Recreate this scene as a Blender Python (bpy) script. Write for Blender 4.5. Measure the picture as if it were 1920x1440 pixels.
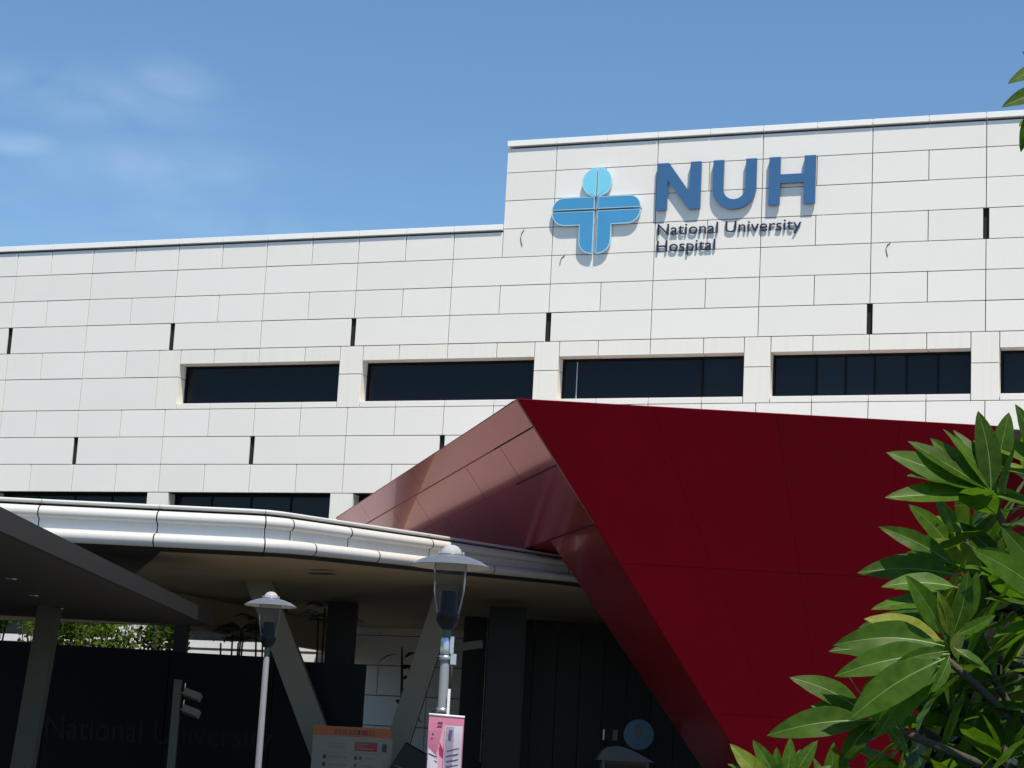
import bpy, bmesh, math, random
from mathutils import Vector, Matrix
rnd = random.Random(7)
scene = bpy.context.scene
col = scene.collection
for o in list(bpy.data.objects):
    bpy.data.objects.remove(o)

# ------------------------------------------------------------------ camera
CAM = Vector((17.382, -49.931, 1.6))
RIGHT = Vector((0.9385, 0.3452, 0.0))        # horizontal axes of the viewpoint, used to lay out the forecourt
FWD = Vector((-0.3452, 0.9385, 0.0))
cd = bpy.data.cameras.new('camera'); cam = bpy.data.objects.new('camera', cd); col.objects.link(cam)
cd.sensor_width = 36.0; cd.lens = 67.769; cd.clip_start = 0.1; cd.clip_end = 3000
PITCH, ROLL, YAW = math.radians(10.85519), math.radians(3.09032), math.radians(-20.19248)
cy, sy, cp, sp = math.cos(YAW), math.sin(YAW), math.cos(PITCH), math.sin(PITCH)
F = Vector((sy*cp, cy*cp, sp)); R0 = Vector((cy, -sy, 0)); U0 = R0.cross(F)
Rv = R0*math.cos(ROLL) + U0*math.sin(ROLL); Uv = U0*math.cos(ROLL) - R0*math.sin(ROLL)
cam.matrix_world = Matrix(((Rv.x, Uv.x, -F.x, CAM.x), (Rv.y, Uv.y, -F.y, CAM.y), (Rv.z, Uv.z, -F.z, CAM.z), (0, 0, 0, 1)))
scene.camera = cam

# ------------------------------------------------------------------ sun, sky, exposure
SUN = Vector((0.30, -0.36, 1.0)).normalized()
sd = bpy.data.lights.new('sun', 'SUN'); sd.energy = 4.6; sd.angle = math.radians(0.53); sd.color = (1.0, 0.905, 0.74)
so = bpy.data.objects.new('sun', sd); col.objects.link(so)
so.rotation_euler = (-SUN).to_track_quat('-Z', 'Y').to_euler(); so.location = (0, -40, 60)
world = bpy.data.worlds.new('World'); scene.world = world; world.use_nodes = True
wn, wl = world.node_tree.nodes, world.node_tree.links
wn.clear()
wout = wn.new('ShaderNodeOutputWorld'); bg = wn.new('ShaderNodeBackground'); sky = wn.new('ShaderNodeTexSky')
sky.sky_type = 'NISHITA'; sky.sun_disc = False
sky.sun_elevation = math.asin(SUN.z); sky.sun_rotation = math.atan2(SUN.x, SUN.y)
sky.air_density = 1.0; sky.dust_density = 0.2; sky.ozone_density = 3.0
bg.inputs['Strength'].default_value = 0.107
# thin high cloud: wisps, thickest around a few patches of sky
tc = wn.new('ShaderNodeTexCoord')
def vmath(op, a, b=None):
    n = wn.new('ShaderNodeVectorMath'); n.operation = op
    wl.new(a, n.inputs[0])
    if b is not None:
        if isinstance(b, (tuple, Vector)): n.inputs[1].default_value = b
        else: wl.new(b, n.inputs[1])
    return n
def smath(op, a, b):
    n = wn.new('ShaderNodeMath'); n.operation = op
    for i, v in enumerate((a, b)):
        if isinstance(v, (int, float)): n.inputs[i].default_value = v
        else: wl.new(v, n.inputs[i])
    return n.outputs[0]
wmap = wn.new('ShaderNodeMapping'); wmap.inputs['Rotation'].default_value = (0, 0, math.radians(33))
wmap.inputs['Scale'].default_value = (14, 14, 34)
wl.new(tc.outputs['Generated'], wmap.inputs['Vector'])
nz = wn.new('ShaderNodeTexNoise'); nz.inputs['Scale'].default_value = 1.0; nz.inputs['Detail'].default_value = 4; nz.inputs['Roughness'].default_value = .5
nz.inputs['Distortion'].default_value = .5
wl.new(wmap.outputs['Vector'], nz.inputs['Vector'])
total = None
for d, sx, sz, amp in (((-.535, .786, .311), .055, .012, .8), ((-.488, .811, .324), .02, .011, .6), ((-.558, .779, .286), .025, .006, .7), ((-.5, .82, .279), .05, .016, .75), ((-.485, .836, .258), .06, .01, .5), ((-.53, .81, .25), .12, .03, .25)):
    dv = Vector(d).normalized(); rt = Vector((dv.y, -dv.x, 0)).normalized(); up = rt.cross(dv)
    sub = vmath('SUBTRACT', tc.outputs['Generated'], dv)
    a = vmath('DOT_PRODUCT', sub.outputs[0], rt/sx).outputs['Value']; b = vmath('DOT_PRODUCT', sub.outputs[0], up/sz).outputs['Value']
    e = smath('ADD', smath('MULTIPLY', a, a), smath('MULTIPLY', b, b))
    g = smath('MULTIPLY', smath('DIVIDE', 1.0, smath('ADD', 1.0, smath('MULTIPLY', e, e))), amp)
    total = g if total is None else smath('MAXIMUM', total, g)
cm = wn.new('ShaderNodeMapRange'); cm.inputs['From Min'].default_value = .30; cm.inputs['From Max'].default_value = .72
wl.new(nz.outputs['Fac'], cm.inputs['Value'])
fac = smath('MULTIPLY', smath('MULTIPLY', cm.outputs[0], total), 0.29)
tint = vmath('MULTIPLY', sky.outputs['Color'], (.83, 1.0, 1.05))   # a slightly clearer azure over the whole sky
mixw = wn.new('ShaderNodeMixRGB'); wl.new(fac, mixw.inputs['Fac']); wl.new(tint.outputs[0], mixw.inputs['Color1'])
mixw.inputs['Color2'].default_value = (6.0, 7.3, 8.9, 1)
wl.new(mixw.outputs['Color'], bg.inputs['Color']); wl.new(bg.outputs[0], wout.inputs['Surface'])
scene.view_settings.view_transform = 'Standard'; scene.view_settings.look = 'None'
scene.view_settings.exposure = 0.37; scene.view_settings.gamma = 1.0; scene.view_settings.use_curve_mapping = False

# ------------------------------------------------------------------ materials
def rgb(r, g, b): return (r, g, b, 1.0)
def mat(name, color, rough=.5, metal=0.0, spec=.5, coat=0.0, coat_rough=.05, noise=0.0, nscale=6.0, bump=0.0, bscale=60.0, objvar=0.0, trans=0.0, streak=0.0):
    m = bpy.data.materials.new(name); m.use_nodes = True
    n, l = m.node_tree.nodes, m.node_tree.links
    p = n['Principled BSDF']
    p.inputs['Roughness'].default_value = rough; p.inputs['Metallic'].default_value = metal
    p.inputs['Specular IOR Level'].default_value = spec
    p.inputs['Coat Weight'].default_value = coat; p.inputs['Coat Roughness'].default_value = coat_rough
    p.inputs['Transmission Weight'].default_value = trans
    p.inputs['Base Color'].default_value = rgb(*color)
    src = None
    t = n.new('ShaderNodeTexCoord'); geo = n.new('ShaderNodeNewGeometry')
    if noise or objvar or streak:
        val = n.new('ShaderNodeValue'); val.outputs[0].default_value = 1.0
        cur = val.outputs[0]
        def mul(a, b):
            k = n.new('ShaderNodeMath'); k.operation = 'MULTIPLY'; l.new(a, k.inputs[0]); l.new(b, k.inputs[1]); return k.outputs[0]
        def rng(v, lo, hi, f0=0.0, f1=1.0):
            k = n.new('ShaderNodeMapRange'); k.inputs['From Min'].default_value = f0; k.inputs['From Max'].default_value = f1
            k.inputs['To Min'].default_value = lo; k.inputs['To Max'].default_value = hi; l.new(v, k.inputs['Value']); return k.outputs[0]
        if noise:
            t1 = n.new('ShaderNodeTexNoise'); t1.inputs['Scale'].default_value = nscale; t1.inputs['Detail'].default_value = 7; t1.inputs['Roughness'].default_value = .6
            l.new(geo.outputs['Position'], t1.inputs['Vector']); cur = mul(cur, rng(t1.outputs['Fac'], 1-noise, 1+noise, .25, .75))
        if streak:
            mp = n.new('ShaderNodeMapping'); mp.inputs['Scale'].default_value = (5.0, 5.0, .22); l.new(geo.outputs['Position'], mp.inputs['Vector'])
            t2 = n.new('ShaderNodeTexNoise'); t2.inputs['Scale'].default_value = 1.6; t2.inputs['Detail'].default_value = 5; l.new(mp.outputs[0], t2.inputs['Vector'])
            cur = mul(cur, rng(t2.outputs['Fac'], 1.0, 1-streak, .5, .85))
        if objvar:
            oi = n.new('ShaderNodeObjectInfo'); cur = mul(cur, rng(oi.outputs['Random'], 1-objvar, 1+objvar))
        mx = n.new('ShaderNodeVectorMath'); mx.operation = 'SCALE'; mx.inputs[0].default_value = color; l.new(cur, mx.inputs['Scale'])
        l.new(mx.outputs[0], p.inputs['Base Color'])
    if bump:
        t3 = n.new('ShaderNodeTexNoise'); t3.inputs['Scale'].default_value = bscale; t3.inputs['Detail'].default_value = 4
        l.new(geo.outputs['Position'], t3.inputs['Vector'])
        b = n.new('ShaderNodeBump'); b.inputs['Strength'].default_value = bump; b.inputs['Distance'].default_value = .02
        l.new(t3.outputs['Fac'], b.inputs['Height']); l.new(b.outputs[0], p.inputs['Normal'])
    return m
M = {
 'panel': mat('white_panel', (.81, .79, .76), rough=.6, spec=.25, noise=.012, nscale=1.2, objvar=.02, streak=.012, bump=.02, bscale=.9),
 'coping': mat('white_coping', (.90, .89, .87), rough=.38, objvar=.015, streak=.04),
 'pillar': mat('pillar_panel', (.82, .79, .735), rough=.5, objvar=.012, streak=.07),
 'backing': mat('dark_cavity', (.012, .012, .013), rough=.9, noise=.2),
 'glass': mat('tinted_glass', (.007, .009, .014), rough=.04, spec=.2, objvar=.6, bump=.012, bscale=.8),
 'frame': mat('dark_frame', (.006, .0065, .008), rough=.45, spec=.1, noise=.1),
 'pale_line': mat('pale_strip', (.45, .46, .48), rough=.5),
 'red': mat('red_panel', (.245, .0018, .0115), rough=.34, spec=.07, noise=.10, nscale=.45, streak=.08, objvar=.05, bump=.02, bscale=.5),
 'redgloss': mat('glossy_red_panel', (.40, .026, .03), rough=.17, metal=.62, spec=.2, coat=.24, coat_rough=.03, objvar=.06, bump=.02, bscale=.55, noise=.03, nscale=1.5),
 'redtrim': mat('red_trim', (.26, .07, .07), rough=.3, coat=.5),
 'canopy_white': mat('canopy_white', (.53, .53, .53), rough=.45, objvar=.02, streak=.06),
 'canopy_grey': mat('canopy_grey_band', (.62, .61, .61), rough=.45, objvar=.03, streak=.06),
 'canopy_roof': mat('grey_roof_sheet', (.25, .25, .24), rough=.8, noise=.12, nscale=2.0),
 'soffit': mat('beige_soffit', (.52, .425, .275), rough=.7, noise=.06, nscale=.7, objvar=.03),
 'darksoffit': mat('charcoal_shade_soffit', (.06, .058, .053), rough=.6, noise=.05, nscale=1.5),  # charcoal of the walkway; also paints shade on the canopy's left soffit
 'darkedge': mat('charcoal_fascia', (.036, .0355, .034), rough=.5, noise=.06, nscale=3),
 'steel': mat('olive_grey_steel', (.20, .18, .14), rough=.55, noise=.06, nscale=2),
 'walksteel': mat('dark_grey_steel', (.095, .088, .072), rough=.55, noise=.06, nscale=2),
 'blackwall': mat('blue_black_wall', (.004, .005, .010), rough=.35, spec=.1, noise=.1, nscale=1),
 'letter_dark': mat('dark_metal_letter', (.0045, .0055, .009), rough=.28, spec=.15),
 'logo_blue': mat('logo_blue', (.06, .29, .56), rough=.3, coat=.3, noise=.06, nscale=1.1),
 'logo_cyan': mat('logo_cyan', (.20, .66, .86), rough=.3, coat=.3),
 'logo_trim': mat('logo_edge', (.45, .68, .82), rough=.35),
 'nuh_blue': mat('letter_blue', (.042, .132, .295), rough=.35, coat=.2, noise=.05, nscale=2),
 'navy': mat('navy_letter', (.012, .022, .060), rough=.4),
 'asphalt': mat('asphalt', (.045, .045, .047), rough=.9, noise=.25, nscale=3, bump=.3, bscale=90),
 'paving': mat('granite_paving', (.115, .110, .102), rough=.75, noise=.12, nscale=4),
 'concrete': mat('concrete', (.36, .35, .33), rough=.8, noise=.12, nscale=5, bump=.1),
 'whitewash': mat('white_painted_concrete', (.74, .74, .72), rough=.7, noise=.05, nscale=3, streak=.1),
 'soil': mat('soil', (.05, .035, .022), rough=1, noise=.3, nscale=12, bump=.5, bscale=30),
 'lampgrey': mat('lamp_grey_paint', (.115, .125, .15), rough=.4, coat=.2, noise=.05, nscale=14),
 'polegrey': mat('pole_grey_paint', (.22, .225, .25), rough=.38, coat=.2, noise=.06, nscale=20, streak=.1),
 'lampunder': mat('lamp_shade_lining', (.62, .60, .52), rough=.5),
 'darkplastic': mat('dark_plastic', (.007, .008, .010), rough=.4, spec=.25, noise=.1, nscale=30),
 'greenpaint': mat('green_grey_paint', (.045, .075, .065), rough=.45),
 'chrome': mat('galvanised', (.62, .64, .65), rough=.28, metal=.85, noise=.1, nscale=60),
 'white': mat('white_plastic', (.78, .78, .78), rough=.4),
 'pink': mat('banner_pink', (.50, .16, .26), rough=.6, noise=.06, nscale=20),
 'palepink': mat('banner_pale_pink', (.66, .34, .46), rough=.6),
 'lavender': mat('banner_lavender', (.30, .27, .35), rough=.6, noise=.2, nscale=40),
 'palelav': mat('banner_white', (.52, .50, .57), rough=.6),
 'magenta': mat('banner_magenta', (.42, .02, .12), rough=.6),
 'purple': mat('banner_purple', (.10, .06, .18), rough=.6),
 'inkdark': mat('print_dark', (.03, .03, .035), rough=.6),
 'orange': mat('board_orange', (.34, .075, .014), rough=.5),
 'boardwhite': mat('board_white', (.19, .178, .158), rough=.5, noise=.04, nscale=8),
 'boardgrey': mat('board_grey_print', (.13, .12, .11), rough=.5),
 'boardred': mat('board_red', (.22, .008, .018), rough=.5),
 'boardrust': mat('board_rust_print', (.16, .045, .03), rough=.5),
 'signblue': mat('sign_blue', (.055, .13, .22), rough=.4, noise=.08, nscale=8),
 'boothgrey': mat('booth_grey', (.10, .105, .105), rough=.5, noise=.08, nscale=5),
 'bark': mat('plumeria_bark', (.05, .044, .036), rough=.85, noise=.3, nscale=25, bump=.4, bscale=60),
 'shrubbark': mat('shrub_stem', (.06, .045, .03), rough=.9),
 'wire': mat('black_cable', (.015, .015, .016), rough=.6),
}
def clearglass(name, tint, alpha, base=.22):
    m = bpy.data.materials.new(name); m.use_nodes = True
    n, l = m.node_tree.nodes, m.node_tree.links; n.clear()
    o = n.new('ShaderNodeOutputMaterial'); tr = n.new('ShaderNodeBsdfTransparent'); gl = n.new('ShaderNodeBsdfPrincipled'); mx = n.new('ShaderNodeMixShader')
    tr.inputs['Color'].default_value = rgb(*tint); gl.inputs['Base Color'].default_value = (base, base, base*1.04, 1); gl.inputs['Roughness'].default_value = .06
    fr = n.new('ShaderNodeFresnel'); fr.inputs['IOR'].default_value = 1.13
    ad = n.new('ShaderNodeMath'); ad.operation = 'ADD'; ad.inputs[1].default_value = alpha; l.new(fr.outputs[0], ad.inputs[0])
    l.new(ad.outputs[0], mx.inputs['Fac']); l.new(tr.outputs[0], mx.inputs[1]); l.new(gl.outputs[0], mx.inputs[2]); l.new(mx.outputs[0], o.inputs['Surface'])
    return m
M['acrylic'] = clearglass('clear_acrylic', (.80, .82, .82), .06)
M['domeglass'] = clearglass('frosted_dome', (.9, .92, .95), .42, .85)
def leafmat(name, base, back, rough=.46, transl=.36, veins=True):
    m = bpy.data.materials.new(name); m.use_nodes = True
    n, l = m.node_tree.nodes, m.node_tree.links
    p = n['Principled BSDF']; out = n['Material Output']
    geo = n.new('ShaderNodeNewGeometry'); oi = n.new('ShaderNodeObjectInfo'); tc = n.new('ShaderNodeTexCoord')
    mixb = n.new('ShaderNodeMixRGB'); mixb.inputs['Color1'].default_value = rgb(*base); mixb.inputs['Color2'].default_value = rgb(*back)
    l.new(geo.outputs['Backfacing'], mixb.inputs['Fac'])
    nzz = n.new('ShaderNodeTexNoise'); nzz.inputs['Scale'].default_value = 9; nzz.inputs['Detail'].default_value = 5; l.new(tc.outputs['Object'], nzz.inputs['Vector'])
    r1 = n.new('ShaderNodeMapRange'); r1.inputs['From Min'].default_value = .3; r1.inputs['From Max'].default_value = .7; r1.inputs['To Min'].default_value = .75; r1.inputs['To Max'].default_value = 1.25
    l.new(nzz.outputs['Fac'], r1.inputs['Value'])
    r2 = n.new('ShaderNodeMapRange'); r2.inputs['To Min'].default_value = .7; r2.inputs['To Max'].default_value = 1.35; l.new(oi.outputs['Random'], r2.inputs['Value'])
    mm = n.new('ShaderNodeMath'); mm.operation = 'MULTIPLY'; l.new(r1.outputs[0], mm.inputs[0]); l.new(r2.outputs[0], mm.inputs[1])
    yl = n.new('ShaderNodeMapRange'); yl.inputs['From Min'].default_value = .88; yl.inputs['From Max'].default_value = .97; yl.inputs['To Max'].default_value = .75; l.new(oi.outputs['Random'], yl.inputs['Value'])
    my = n.new('ShaderNodeMixRGB'); my.inputs['Color2'].default_value = (.16, .17, .02, 1); l.new(yl.outputs[0], my.inputs['Fac']); l.new(mixb.outputs[0], my.inputs['Color1'])
    sp_ = n.new('ShaderNodeTexNoise'); sp_.inputs['Scale'].default_value = 22; sp_.inputs['Detail'].default_value = 2; l.new(tc.outputs['Object'], sp_.inputs['Vector'])
    sr = n.new('ShaderNodeMapRange'); sr.inputs['From Min'].default_value = .70; sr.inputs['From Max'].default_value = .76; sr.inputs['To Max'].default_value = .8; l.new(sp_.outputs['Fac'], sr.inputs['Value'])
    mb_ = n.new('ShaderNodeMixRGB'); mb_.inputs['Color2'].default_value = (.07, .045, .015, 1); l.new(sr.outputs[0], mb_.inputs['Fac']); l.new(my.outputs[0], mb_.inputs['Color1']); mixb = mb_
    sc = n.new('ShaderNodeVectorMath'); sc.operation = 'SCALE'; l.new(mixb.outputs[0], sc.inputs[0]); l.new(mm.outputs[0], sc.inputs['Scale'])
    l.new(sc.outputs[0], p.inputs['Base Color']); p.inputs['Roughness'].default_value = rough
    p.inputs['Specular IOR Level'].default_value = .16
    if veins:
        wv = n.new('ShaderNodeTexWave'); wv.wave_type = 'BANDS'; wv.bands_direction = 'X'; wv.inputs['Scale'].default_value = 13; wv.inputs['Distortion'].default_value = .6
        l.new(tc.outputs['Object'], wv.inputs['Vector'])
        bp = n.new('ShaderNodeBump'); bp.inputs['Strength'].default_value = .035; bp.inputs['Distance'].default_value = .002; l.new(wv.outputs['Fac'], bp.inputs['Height']); l.new(bp.outputs[0], p.inputs['Normal'])
    tl = n.new('ShaderNodeBsdfTranslucent'); ts = n.new('ShaderNodeVectorMath'); ts.operation = 'MULTIPLY'; ts.inputs[1].default_value = (1.5, 1.9, .5)
    l.new(sc.outputs[0], ts.inputs[0]); l.new(ts.outputs[0], tl.inputs['Color'])
    mx = n.new('ShaderNodeMixShader'); mx.inputs['Fac'].default_value = transl
    l.new(p.outputs[0], mx.inputs[1]); l.new(tl.outputs[0], mx.inputs[2]); l.new(mx.outputs[0], out.inputs['Surface'])
    return m
M['leaf'] = leafmat('plumeria_leaf', (.046, .100, .007), (.072, .130, .014))
M['rib'] = mat('leaf_midrib', (.10, .16, .03), rough=.5)
M['shrubleaf'] = leafmat('shrub_leaf', (.075, .13, .014), (.09, .14, .03), veins=False, transl=.35)
M['palmleaf'] = leafmat('palm_leaf', (.035, .075, .015), (.04, .08, .02), veins=False)
M['darkleaf'] = leafmat('dark_broad_leaf', (.02, .045, .018), (.03, .06, .025), veins=False, transl=.15)

# ------------------------------------------------------------------ mesh helpers
def P(lat, dep, z=0.0):
    """a point of the forecourt: metres to the right of, ahead of the viewpoint, height above the ground"""
    return Vector((CAM.x + RIGHT.x*lat + FWD.x*dep, CAM.y + RIGHT.y*lat + FWD.y*dep, z))
VIEW_ROT = math.atan2(RIGHT.y, RIGHT.x)
class MB:
    def __init__(s): s.v = []; s.f = []; s.mi = []
    def poly(s, pts, m=0):
        b = len(s.v); s.v += [tuple(p) for p in pts]; s.f.append(tuple(range(b, b+len(pts)))); s.mi.append(m)
    def box(s, x0, x1, y0, y1, z0, z1, m=0):
        b = len(s.v)
        s.v += [(x0,y0,z0),(x1,y0,z0),(x1,y1,z0),(x0,y1,z0),(x0,y0,z1),(x1,y0,z1),(x1,y1,z1),(x0,y1,z1)]
        for f in ((0,3,2,1),(4,5,6,7),(0,1,5,4),(1,2,6,5),(2,3,7,6),(3,0,4,7)):
            s.f.append(tuple(b+i for i in f)); s.mi.append(m)
    def chamfer_box(s, w, d, h, c=.006):
        # a panel: front at y = 0 with chamfered edges, back at y = d, centred on x and z
        a, e = w/2, h/2; b = len(s.v)
        s.v += [(-a+c,0,-e+c),(a-c,0,-e+c),(a-c,0,e-c),(-a+c,0,e-c),(-a,c,-e),(a,c,-e),(a,c,e),(-a,c,e),(-a,d,-e),(a,d,-e),(a,d,e),(-a,d,e)]
        for f in ((0,1,2,3),(4,5,1,0),(5,6,2,1),(6,7,3,2),(7,4,0,3),(8,9,5,4),(9,10,6,5),(10,11,7,6),(11,8,4,7),(11,10,9,8)):
            s.f.append(tuple(b+i for i in f)); s.mi.append(0)
    def prism(s, top, bot, m=0):
        n = len(top); b = len(s.v); s.v += [tuple(p) for p in top] + [tuple(p) for p in bot]
        s.f.append(tuple(b+i for i in range(n))); s.mi.append(m)
        s.f.append(tuple(b+n+i for i in reversed(range(n)))); s.mi.append(m)
        for i in range(n):
            j = (i+1) % n; s.f.append((b+j, b+i, b+n+i, b+n+j)); s.mi.append(m)
    def beam(s, p, q, w, h, side=None, w2=None, h2=None, m=0):
        p, q = Vector(p), Vector(q); d = (q-p).normalized()
        a = (Vector(side) if side is not None else (Vector((0,0,1)) if abs(d.z) < .9 else Vector((1,0,0))))
        u = (a - d*a.dot(d)).normalized(); v = d.cross(u)
        w2 = w if w2 is None else w2; h2 = h if h2 is None else h2
        s.prism([q+u*w2/2+v*h2/2, q-u*w2/2+v*h2/2, q-u*w2/2-v*h2/2, q+u*w2/2-v*h2/2], [p+u*w/2+v*h/2, p-u*w/2+v*h/2, p-u*w/2-v*h/2, p+u*w/2-v*h/2], m)
    def tube(s, pts, rad, n=8, m=0, cap=True):
        pts = [Vector(p) for p in pts]; b = len(s.v); k = len(pts)
        rad = [rad]*k if isinstance(rad, (int, float)) else rad
        prev = None
        for i, p in enumerate(pts):
            d = (pts[min(i+1, k-1)] - pts[max(i-1, 0)]).normalized()
            if prev is None: prev = d.orthogonal().normalized()
            u = (prev - d*prev.dot(d)).normalized(); prev = u; v = d.cross(u)
            for j in range(n):
                t = 2*math.pi*j/n; s.v.append(tuple(p + u*math.cos(t)*rad[i] + v*math.sin(t)*rad[i]))
        for i in range(k-1):
            for j in range(n):
                j2 = (j+1) % n; s.f.append((b+i*n+j, b+i*n+j2, b+(i+1)*n+j2, b+(i+1)*n+j)); s.mi.append(m)
        if cap:
            s.f.append(tuple(b+j for j in reversed(range(n)))); s.mi.append(m); s.f.append(tuple(b+(k-1)*n+j for j in range(n))); s.mi.append(m)
    def lathe(s, prof, n=28, c=(0,0), m=0):
        b = len(s.v)
        for r, z in prof:
            for j in range(n):
                t = 2*math.pi*j/n; s.v.append((c[0]+r*math.cos(t), c[1]+r*math.sin(t), z))
        for i in range(len(prof)-1):
            for j in range(n):
                j2 = (j+1) % n; s.f.append((b+i*n+j, b+i*n+j2, b+(i+1)*n+j2, b+(i+1)*n+j)); s.mi.append(m)
    def mesh(s, name, mats, smooth=False):
        me = bpy.data.meshes.new(name); me.from_pydata(s.v, [], s.f)
        for mm in (mats if isinstance(mats, (list, tuple)) else [mats]): me.materials.append(M[mm])
        for p, i in zip(me.polygons, s.mi): p.material_index = i; p.use_smooth = smooth
        me.update(); return me
    def build(s, name, mats, parent=None, loc=(0,0,0), rot=(0,0,0), smooth=False):
        return obj(name, s.mesh(name, mats, smooth), parent, loc, rot)
def obj(name, me, parent=None, loc=(0,0,0), rot=(0,0,0)):
    o = bpy.data.objects.new(name, me); col.objects.link(o); o.location = loc; o.rotation_euler = rot
    if parent is not None: o.parent = parent
    return o
def tag(o, label, cat, group=None):
    o['label'] = label; o['category'] = cat
    if group: o['group'] = group
    return o
def thing(name, label, cat, loc=(0,0,0), rotz=0.0, group=None):
    o = bpy.data.objects.new(name, None); col.objects.link(o); o.location = loc; o.rotation_euler = (0,0,rotz); o.empty_display_size = .3
    return tag(o, label, cat, group)
def struct(o): o['kind'] = 'structure'; return o
def fix_normals(me):
    bm = bmesh.new(); bm.from_mesh(me); bmesh.ops.recalc_face_normals(bm, faces=bm.faces); bm.to_mesh(me); bm.free(); return me
def text_mesh(body, size, extrude, m):
    cu = bpy.data.curves.new('text', 'FONT'); cu.body = body; cu.size = size; cu.extrude = extrude; cu.resolution_u = 4
    ob = bpy.data.objects.new('text', cu); col.objects.link(ob)
    dg = bpy.context.evaluated_depsgraph_get(); dg.update()
    me = bpy.data.meshes.new_from_object(ob.evaluated_get(dg)); bpy.data.objects.remove(ob); bpy.data.curves.remove(cu)
    me.materials.clear(); me.materials.append(M[m])
    return me
def width(me): xs = [v.co.x for v in me.vertices]; return (min(xs), max(xs)) if xs else (0, 0)
_adv = {}
def advance(ch, size):
    if ch not in _adv:
        a = width(text_mesh('l'+ch+'l', 1, 0, 'navy')); b = width(text_mesh('ll', 1, 0, 'navy')); _adv[ch] = (a[1]-a[0]) - (b[1]-b[0])
    return _adv[ch]*size
def lettering(parent, body, x, y, z, size, extrude, m, rot, stretch=1.0, axis=Vector((1,0,0))):
    cx = 0.0
    for ch in body:
        if ch != ' ':
            me = text_mesh(ch, size, extrude, m)
            o = obj('letter', me, parent, Vector((x, y, z)) + axis*cx, rot); o.scale = (stretch, 1, 1)
        cx += advance(ch, size)*stretch
    return cx

# ------------------------------------------------------------------ ground
g = MB(); g.poly([(-700,-700,0),(700,-700,0),(700,700,0),(-700,700,0)]); struct(g.build('ground', 'asphalt'))
g = MB(); pts = [P(-24,14,.004), P(14,14,.004), P(20,30,.004), Vector((20,-.9,.004)), Vector((-26,-.9,.004)), P(-24,30,.004)]
g.poly(pts); struct(g.build('forecourt_paving', 'paving'))
g = MB(); g.box(-30, 22, -.9, -.65, 0, .12); struct(g.build('kerb', 'concrete'))
g = MB(); a = [P(-22,44.2,.18), P(-5,44.2,.18), P(-5,48.5,.18), P(-22,50.5,.18)]; g.prism(a, [v - Vector((0,0,.17)) for v in a]); struct(g.build('planting_bed', 'soil'))
g = MB(); a = [P(1.2,4.6,.16), P(4.2,4.6,.16), P(4.2,8.4,.16), P(1.2,8.4,.16)]; g.prism(a, [v - Vector((0,0,.15)) for v in a]); struct(g.build('tree_bed', 'soil'))

# ------------------------------------------------------------------ hospital building
bld = thing('hospital_building', 'white panel clad hospital block with dark ribbon windows and raised right parapet', 'building', (0, 0, 0))
GAP = .022
w = MB()
w.box(-20.74, 17.19, .09, 14, 8.70, 11.2); w.box(-20.74, 17.19, .088, 14, 12.97, 16.24); w.box(-1.47, 17.19, .092, 14, 16.24, 18.72)
w.box(-20.74, 17.19, .52, 14.002, 11.2, 12.97); w.box(-20.74, 17.19, .521, 14.002, 7.2, 8.70); w.box(-20.74, 17.19, .094, 14.001, 0, 7.2)
w.box(-20.73, -12.36, .091, .5, 11.2, 12.97)
w.build('wall', 'backing', bld)
panel_cache = {}
def panel(x0, x1, z0, z1, y=0.0, depth=.05, m='panel', name='panel', parent=bld, tilt=True):
    pw, ph = round(x1-x0-GAP, 3), round(z1-z0-GAP, 3)
    key = (pw, ph, depth, m)
    if key not in panel_cache:
        b = MB(); b.chamfer_box(pw, depth, ph); panel_cache[key] = b.mesh(name, m)
    r = (rnd.gauss(0, .0012), 0, rnd.gauss(0, .0012)) if tilt else (0, 0, 0)
    return obj(name, panel_cache[key], parent, ((x0+x1)/2, y + (rnd.uniform(-.003, .003) if tilt else 0), (z0+z1)/2), r)
FULL = [-20.75, -17.75] + [3*k for k in range(-5, 6)] + [17.2]
def joints(x0, x1, half):
    js = [x for x in FULL if x0 < x < x1]
    if half:
        for a, b in zip(FULL[:-1], FULL[1:]):
            m = b-1.5 if b <= -15 else (a+b)/2
            if x0 < m < x1: js.append(m)
    return sorted([x0] + js + [x1])
def row(z0, z1, half, x0=-20.75, x1=17.2, slots=()):
    js = joints(x0, x1, half)
    for a, b in zip(js[:-1], js[1:]):
        if b-a < .05: continue
        panel(a + (.07 if a in slots else 0), b - (.07 if b in slots else 0), z0, z1)
# raised parapet on the right
row(18.0, 18.73, False, -1.5); row(17.165, 18.0, True, -1.5); row(16.33, 17.165, False, -1.5); row(15.49, 16.33, True, -1.5, 17.2, (12,))
# long parapet on the left, then the bands across the whole front
row(15.49, 16.25, True, -20.75, -1.5)
row(14.66, 15.49, False); row(13.83, 14.66, True); row(13.0, 13.83, False, slots=(-17.75, -12, -6, 0, 9))
row(12.17, 13.0, True, -20.75, -12.36); row(11.18, 12.17, False, -20.75, -12.36)
row(10.35, 11.18, True, -20.75, 15.0); row(9.52, 10.35, False, -20.75, 12.0, (-15, -9, -3, 3)); row(8.68, 9.52, True, -20.75, 6)
row(6.36, 7.19, False, -15, 0); row(5.53, 6.36, True, -12, 0)
for z in range(5): row(1.35 + .83*z, 2.18 + .83*z, z % 2 == 0, -6, 0)
for z in range(6): row(.55 + .83*z, 1.38 + .83*z, z % 2 == 0, 12, 17.2)
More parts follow.
